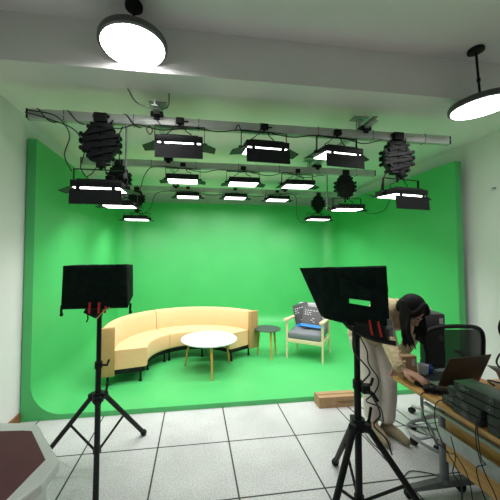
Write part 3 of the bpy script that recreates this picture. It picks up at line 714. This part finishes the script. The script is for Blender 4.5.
dcab('short cable end hanging over the desk edge by the mouse', [(1.55, 1.70, .726), (1.48, 1.715, .728), (1.448, 1.72, .71), (1.447, 1.72, .64)], [(1.53, 1.76, .726), (1.49, 1.72, .73), (1.5, 1.66, .735), (1.56, 1.63, .74), (1.66, 1.64, .727)])
dcab('coil of cable lying on floor round the desk foot', [(1.50, 1.97, .006), (1.6, 2.02, .006), (1.72, 1.98, .006), (1.80, 1.93, .006), (1.95, 1.92, .006)], [(1.42, 1.90, .006), (1.52, 1.72, .006), (1.66, 1.66, .006), (1.78, 1.60, .006), (1.9, 1.5, .006)])
b = MB(); b.box((0, 0, .016), (.14, .05, .030), rot=(0, 0, -.5), bev=.006); b.box((.02, .06, .012), (.06, .04, .022), bev=.005); b.box((-.045, -.02, .045), (.03, .03, .02), bev=.004)
tag(obj('cable_adapter', b, 'blackp', loc=(1.55, 1.715, DZ)), 'small black adapter with cables between mouse and device stack', 'adapter')
FC = 'black cables lying on the tiled floor'
for lab, p in (('long cable running diagonally over the floor from the stage to the desk', [(1.62, 3.05, .006), (1.62, 2.75, .006), (1.52, 2.45, .006), (1.53, 2.1, .006), (1.50, 1.92, .006)]),
               ('cable running from between the feet toward the desk castor', [(1.72, 2.95, .006), (1.9, 2.75, .006), (2.0, 2.5, .006), (2.13, 2.3, .006)])):
    o = cable(p, .004, lab, FC, name='floor_cable')

# gooseneck device at the right edge
gn = thing('gooseneck_light', 'black gooseneck stand with round head at right edge of picture', 'desk lamp', (2.15, 1.80, DZ))
b = MB(); b.prism([(-.125, 0, .125), (.10, .02, .08), (.14, .02, .0), (-.01, 0, .0), (-.045, 0, .07)], (0, -.10, 0)); obj('base', b, 'dgrey', gn)
b = MB(); b.tube(smoothpts([(-.03, -.04, .09), (-.07, -.03, .14), (-.055, -.03, .19), (-.01, -.04, .25), (-.005, -.04, .32)]), .006); obj('gooseneck', b, 'cable', gn)
b = MB(); b.tube([(-.003 + .045 * math.cos(a), -.04 , .385 + .065 * math.sin(a)) for a in [2 * PI * k / 28 for k in range(28)]], .011, 8, close=True); obj('ring_head', b, 'blackp', gn)
cable([(2.02, 1.74, .726), (2.04, 1.80, .735), (2.10, 1.76, .728), (2.2, 1.6, .726), (2.35, 1.5, .726)], .006, 'thick black cable lying on the beige desk')

# ------------------------------------------------------------------ office chair
oc = thing('office_chair', 'black mesh-back office chair behind the laptop', 'office chair', (2.29, 2.50, 0), dg(172))
for k in range(5):
    a = dg(150 + 72 * k); x, y = .27 * math.cos(a), .27 * math.sin(a)
    b = MB(); b.tube([(0, 0, .11), (x * .5, y * .5, .095), (x, y, .07)], [.024, .02, .014], 10); lg = obj('base_leg', b, 'chrome', oc)
    b = MB(); px, py = -y / .27, x / .27
    for s in (-1, 1): b.cyl((x + px * .006 * s, y + py * .006 * s, .028), (x + px * .022 * s, y + py * .022 * s, .028), .028, n=18)
    b.cyl((x, y, .028), (x, y, .07), .008); obj('castor', b, 'blackp', lg)
b = MB(); b.cyl((0, 0, .08), (0, 0, .30), .028); b.cyl((0, 0, .28), (0, 0, .42), .016); obj('gas_lift', b, 'chrome', oc)
b = MB(); b.box((0, 0, .455), (.48, .46, .07), bev=.03); obj('seat', b, 'blackp', oc)
b = MB(); b.tube(smoothpts([(0, .16, .41), (0, .27, .43), (0, .29, .55), (0, .265, .66)]), .02); obj('back_support', b, 'blackp', oc)
def bq(x, z): return (x, .245 + .06 * (z - .5) - .10 * (x / .26) ** 2 * .55, z)
ring = []
for k in range(40):
    a = 2 * PI * k / 40; c_, s_ = math.cos(a), math.sin(a); e = .42
    x = .262 * abs(c_) ** e * (1 if c_ > 0 else -1); z = .755 + .225 * abs(s_) ** e * (1 if s_ > 0 else -1)
    if s_ > 0: z += .025 * (1 - (x / .262) ** 2)
    else: x *= .92
    ring.append(bq(x, z))
b = MB(); b.tube(ring, .018, 8, close=True); bk = obj('back_frame', b, 'blackp', oc)
b = MB(); P = []
for j in range(13):
    z = .545 + (.975 - .545) * j / 12; hw = .245 if 1 < j < 11 else .235; P.append([bq(-hw + 2 * hw * i / 16, z) for i in range(17)])
b.grid(P); o = obj('back_mesh', b, 'mesh', oc); o.modifiers.clear()
for s in (-1, 1):
    b = MB(); b.tube(smoothpts([(s * .22, .02, .43), (s * .29, .03, .46), (s * .29, .03, .62), (s * .29, -.08, .645)]), .014); b.box((s * .29, -.04, .66), (.06, .22, .025), bev=.01); obj('armrest', b, 'blackp', oc)
# second chair's tubular sled frame under the desk end
sc_ = thing('folding_stool', 'grey tubular frame with castors standing under far end of the desk', 'stool', (1.88, 2.08, 0), dg(0))
b = MB()
b.tube(smoothpts([(.10, .10, .03), (.06, .12, .18), (-.02, .12, .26), (-.20, .06, .27), (-.24, -.02, .24), (-.14, -.16, .20), (.05, -.22, .19), (.12, -.18, .19)]), .012, 8)
b.tube(smoothpts([(-.20, .05, .27), (.0, -.02, .26), (.10, -.1, .24)]), .010, 8); b.cyl((-.02, .12, .26), (-.02, .12, .50), .012); b.cyl((.10, -.12, .2), (.10, -.10, .50), .012)
b.tube([(.06, .12, .12), (0.0, .15, .09), (-.02, .2, .07)], .012, 8)
b.cyl((.12, -.18, .19), (.14, -.15, .055), .012)
obj('frame', b, 'greysteel', sc_)
b = MB(); b.cyl((0.04, .0, .50), (0.04, .0, .54), .14, n=28); obj('seat', b, 'blackp', sc_)
for p in ((.10, .10, 0), (-.02, .22, 0), (.14, -.15, 0)):
    b = MB(); b.cyl((p[0] - .016, p[1], .03), (p[0] + .016, p[1], .03), .030, n=18); b.cyl((p[0], p[1], .03), (p[0], p[1], .075), .009); obj('castor', b, 'blackp', sc_)

# ------------------------------------------------------------------ console at lower left
cs = thing('control_console', 'white control desk with maroon top panel in the lower left corner', 'console', (-.95, 1.15, 0))
out = [(-1.60, 1.66), (-1.30, 1.66), (-.80, 1.60), (-.745, 1.565), (-.70, 1.50), (-.535, 1.29), (-.545, 1.17), (-.70, .90), (-1.60, .55)]
inn = [(-1.54, 1.565), (-1.25, 1.565), (-.80, 1.525), (-.755, 1.515), (-.725, 1.475), (-.595, 1.30), (-.63, 1.09), (-1.05, .65), (-1.54, .60)]
L0 = V((-.95, 1.15, 0))
b = MB(); b.prism([V((x, y, .74)) - L0 for x, y in out], (0, 0, .04)); obj('rim', b, 'whiteglass', cs, smooth=False, bevel=.008)
b = MB(); b.prism([V((x, y, .7795)) - L0 for x, y in inn], (0, 0, .004)); obj('top_panel', b, 'maroon', cs, smooth=False)
def inset(P, k): c = V((-1.15, 1.15)); return [c + (V(p) - c) * k for p in P]
b = MB(); b.prism([V((x, y, .0)) - L0 for x, y in inset(out, .93)], (0, 0, .74)); obj('cabinet', b, 'whiteglass', cs, smooth=False)

# ------------------------------------------------------------------ person
pr = thing('person', 'person with long black hair in cream knit sweater and white trousers bending over the desk', 'person', (1.66, 2.5, 0))
P0 = V((1.66, 2.5, 0))
def organic(name, b, m, parent, vox, sm=4):
    b.m = Matrix.Identity(4)
    o = obj(name, b, m, parent, smooth=False)
    o.location = -P0 if parent is pr else (0, 0, 0)
    r = o.modifiers.new('remesh', 'REMESH'); r.mode = 'VOXEL'; r.voxel_size = vox; r.use_smooth_shade = True
    s = o.modifiers.new('smooth', 'SMOOTH'); s.factor = .5; s.iterations = sm
    return o
hipc = V((1.665, 2.62, .85)); waist = V((1.66, 2.52, .98)); chest = V((1.70, 2.36, 1.10)); neck = V((1.735, 2.24, 1.17)); head = V((1.715, 2.12, 1.17))
shR = V((1.575, 2.30, 1.125)); shL = V((1.87, 2.28, 1.13))
elR = V((1.545, 2.16, .93)); wrR = V((1.475, 1.925, .795)); hdR = V((1.50, 1.87, .765))
elL = V((1.90, 2.36, .88)); wrL = V((1.735, 2.30, .70)); hdL = V((1.69, 2.29, .64))
hipR, hipL = hipc + V((-.085, .0, -.0)), hipc + V((.085, .0, -.0))
knR, knL = V((1.60, 2.50, .47)), V((1.735, 2.47, .47))
anR, anL = V((1.622, 2.52, .09)), V((1.728, 2.47, .09))
toR, toL = V((1.605, 2.295, .035)), V((1.782, 2.285, .035))
def limb(b, pts, rs, n=16):
    q = smoothpts(pts, 5); m_ = len(q) - 1; R = []
    for i in range(len(q)):
        f = i / m_ * (len(rs) - 1); k = min(int(f), len(rs) - 2); R.append(rs[k] + (rs[k + 1] - rs[k]) * (f - k))
    b.tube(q, R, n); b.ball(q[0], R[0], sub=2); b.ball(q[-1], R[-1], sub=2)
def torso(b, g=0.):
    b.ball(hipc + V((0, .03, .0)), 1, (.165 + g, .125 + g, .135 + g), (dg(-20), 0, 0)); b.ball(waist, 1, (.135 + g, .115 + g, .13 + g), (dg(-50), 0, 0))
    limb(b, [hipc + V((0, .01, .03)), waist, chest, chest.lerp(neck, .5)], [.13 + g, .115 + g, .125 + g, .09 + g]); b.ball(chest, 1, (.165 + g, .10 + g, .14 + g), (dg(-55), 0, 0))
    limb(b, [shR, (shR + shL) / 2 + V((0, 0, .02)), shL], [.06 + g, .07 + g, .06 + g])
# hands
def hand(b, w, tip_dir, palm_n, side, curl):
    """w wrist point, tip_dir unit, palm_n unit normal of palm (toward the back of hand), side = +1/-1 thumb side"""
    t = V(tip_dir).normalized(); n = V(palm_n); n = (n - t * n.dot(t)).normalized(); s = t.cross(n) * side
    c = w + t * .05
    for k in range(4):
        u = (k - 1.5) * .019; limb(b, [w + t * .005 + s * u * .6, w + t * .045 + s * u * .95, w + t * .085 + s * u], [.014, .0125, .011], 10)
    L = [.062, .072, .068, .052]
    for k in range(4):                       # k=0 index (thumb side)
        u = (1.5 - k) * .0205; base = w + t * .088 + s * u; l = L[k]; p = [base]; ang = 0; d = t.copy()
        for seg, cl in ((.45, curl), (.32, curl * 1.3), (.23, curl)):
            ang += cl; d = (t * math.cos(ang) - n * math.sin(ang)); d = d + s * (1.5 - k) * .06; d.normalize(); p.append(p[-1] + d * l * seg * 1.05)
        limb(b, p, [.0093, .0088, .0080, .0068], 8)
    tb = w + t * .02 + s * .03; p = [tb - s * .015, tb + t * .015 + s * .014 - n * .006, tb + t * .045 + s * .026 - n * .014, tb + t * .068 + s * .026 - n * .02]
    limb(b, p, [.014, .0125, .0105, .0085], 8)
b = MB()
torso(b)
limb(b, [chest.lerp(neck, .6), neck, head + V((0, .03, .01))], [.06, .052, .05])
hm = Matrix.Translation(head) @ Euler((dg(48), 0, dg(14))).to_matrix().to_4x4()        # head frame: face toward -Y, pitched down
def hp(x, y, z): return hm @ V((x, y, z))
b.ball(hp(0, .012, .03), 1, (.074, .092, .092), (dg(48), 0, dg(14))); b.ball(hp(0, -.02, -.035), 1, (.056, .068, .075), (dg(48), 0, dg(14)))
b.ball(hp(0, -.068, -.092), .022, (1.2, 1, .8), sub=2)
limb(b, [hp(0, -.084, .0), hp(0, -.098, -.022), hp(0, -.104, -.036)], [.008, .010, .013], 8)
for s in (-1, 1): b.ball(hp(s * .073, .01, -.01), .024, (.35, .7, 1.2), sub=2); b.ball(hp(s * .032, -.070, -.03), .024, (1, .7, 1), sub=2)
limb(b, [shR, elR, wrR], [.048, .038, .024]); limb(b, [shL, elL, wrL], [.048, .038, .024])
limb(b, [hipR, knR, anR], [.082, .055, .036]); limb(b, [hipL, knL, anL], [.082, .055, .036])
limb(b, [anR, toR + V((0, .06, .01)), toR], [.034, .034, .024]); limb(b, [anL, toL + V((0, .06, .01)), toL], [.034, .034, .024])
hand(b, wrR + V((0.01, -.005, -.005)), V((.06, -.10, -.028)), V((0, -.1, 1)), 1, .16)
hand(b, wrL, V((-.045, -.01, -.10)), V((-.3, -1, 0)), -1, .22)
body = organic('body', b, 'skin', pr, .0048, 2)
# face details
b = MB()
for s in (-1, 1): b.ball(hp(s * .030, -.080, .004), .0105, sub=2)
obj('eyes', b, 'ceramic', pr).location = -P0
b = MB()
for s in (-1, 1): b.ball(hp(s * .030, -.0885, .003), .0048, sub=2); b.tube([hp(s * .016, -.090, .024), hp(s * .032, -.0915, .028), hp(s * .048, -.082, .023)], .003, 6)
obj('pupils_and_brows', b, 'hair', pr).location = -P0
b = MB(); b.tube(smoothpts([hp(-.022, -.086, -.064), hp(-.008, -.094, -.061), hp(.008, -.094, -.061), hp(.022, -.086, -.064)]), [.002] + [.0045] * 17 + [.002], 8); obj('mouth', b, 'lips', pr).location = -P0
# sweater
b = MB(); torso(b, .022)
b.ball(hipc + V((-.0, .05, .03)), 1, (.175, .125, .10), (dg(-20), 0, 0))
limb(b, [chest.lerp(neck, .4), chest.lerp(neck, .8)], [.085, .068])
limb(b, [shR, elR, wrR + V((.0, .03, .012))], [.076, .062, .046]); limb(b, [shL, elL, wrL + V((0, 0, .03))], [.074, .06, .042])
sw = organic('sweater', b, 'sweater', pr, .009, 5)
for k in range(0):
    pass
b = MB()
for side, (s0, e0, w0) in enumerate(((shR, elR, wrR), )):
    for i in range(6):
        for j in range(3):
            f = (i + .5) / 6; p = s0.lerp(e0, f * 2) if f < .5 else e0.lerp(w0, f * 2 - 1); rr = .074 - .024 * f
            a = V((-.80 + .45 * j, -.75 + .1 * j, .15 + .25 * (j - 1))).normalized(); b.ball(p + a * rr, .011, sub=1)
obj('knit_bobbles', b, 'sweater', pr).location = -P0
# trousers
b = MB(); b.ball(hipc + V((0, .03, -.02)), 1, (.175, .135, .14), (dg(-10), 0, 0))
limb(b, [hipR + V((0, .01, -.03)), knR, anR + V((0, 0, .07))], [.105, .086, .072]); limb(b, [hipL + V((0, .01, -.03)), knL, anL + V((0, 0, .07))], [.105, .086, .074])
organic('trousers', b, 'pants', pr, .009, 4)
# boots
for an, to in ((anR, toR), (anL, toL)):
    b = MB(); d = (to - an); d.z = 0; d.normalize()
    limb(b, [an + V((0, 0, .10)), an + V((0, 0, .02))], [.046, .048]); limb(b, [an + V((0, 0, -.04)) - d * .015, an.lerp(to, .5) + V((0, 0, -.005)), to + V((0, 0, .003))], [.044, .044, .032])
    for v in b.bm.verts: v.co.z = max(v.co.z, .004)
    organic('boot', b, 'boot', pr, .006, 4)
# hair
b = MB()
b.ball(hp(0, .022, .042), 1, (.088, .098, .094), (dg(48), 0, dg(14)))
b.ball(hp(0, .06, .0), 1, (.08, .06, .09), (dg(48), 0, dg(14)))
rnd = random.Random(3)
def strand(p0, p1, p2, r): limb(b, [p0, p1, p2], [r, r * .95, r * .35], 8)
for i in range(26):                                           # hanging curtain on the near/right shoulder side
    f = i / 25; a = rnd.uniform(-.01, .01)
    x = -.10 + .035 * math.sin(f * 3)
    p0 = hp(-.080, -.035 + .10 * f, .04); p1 = V((p0.x - .02 + a, p0.y + rnd.uniform(-.015, .015), p0.z - .14)); p2 = V((p0.x - .005 + .045 * rnd.random(), p0.y + rnd.uniform(-.03, .03), .87 + .10 * rnd.random()))
    strand(p0, p1, p2, .015)
for i in range(22):
    f = i / 21
    p0 = hp(.080, -.045 + .11 * f, .02); p1 = V((p0.x + .012, p0.y + rnd.uniform(-.01, .01), p0.z - .13)); p2 = V((p0.x - .02 + .04 * rnd.random(), p0.y + rnd.uniform(-.03, .02), .90 + .09 * rnd.random()))
    strand(p0, p1, p2, .014)
for s in (-1, 1):
    for i in range(7):
        f = i / 6; strand(hp(s * .01, -.03, .13), hp(s * (.05 + .02 * f), -.075 + .02 * f, .075), hp(s * (.078), -.06 + .03 * f, .0), .013)
organic('hair', b, 'hair', pr, .0065, 2)

# ------------------------------------------------------------------ camera, world, render look
cam = bpy.data.cameras.new('camera'); co = bpy.data.objects.new('camera', cam); C.objects.link(co); sc.camera = co
f, vx, hy, cxp, cyp = 290., 195., 257., 236., 246.
yaw = math.atan((cxp - vx) / f); tl = math.atan((hy - cyp) / f)
co.location = (0, 0, 1.6); co.rotation_euler = (PI / 2 + tl, 0, -yaw)
cam.sensor_width = 36; cam.sensor_fit = 'HORIZONTAL'; cam.lens = f * 36 / 500
cam.shift_x = (250 - cxp) / 500; cam.shift_y = -(250 - cyp) / 500
cam.clip_start = .05
w_ = bpy.data.worlds.new('world'); sc.world = w_; w_.use_nodes = True
w_.node_tree.nodes['Background'].inputs[0].default_value = (.5, .55, .6, 1); w_.node_tree.nodes['Background'].inputs[1].default_value = .2
sc.view_settings.view_transform = 'Standard'; sc.view_settings.look = 'None'; sc.view_settings.gamma = 1; sc.view_settings.use_curve_mapping = False
sc.view_settings.exposure = -.15
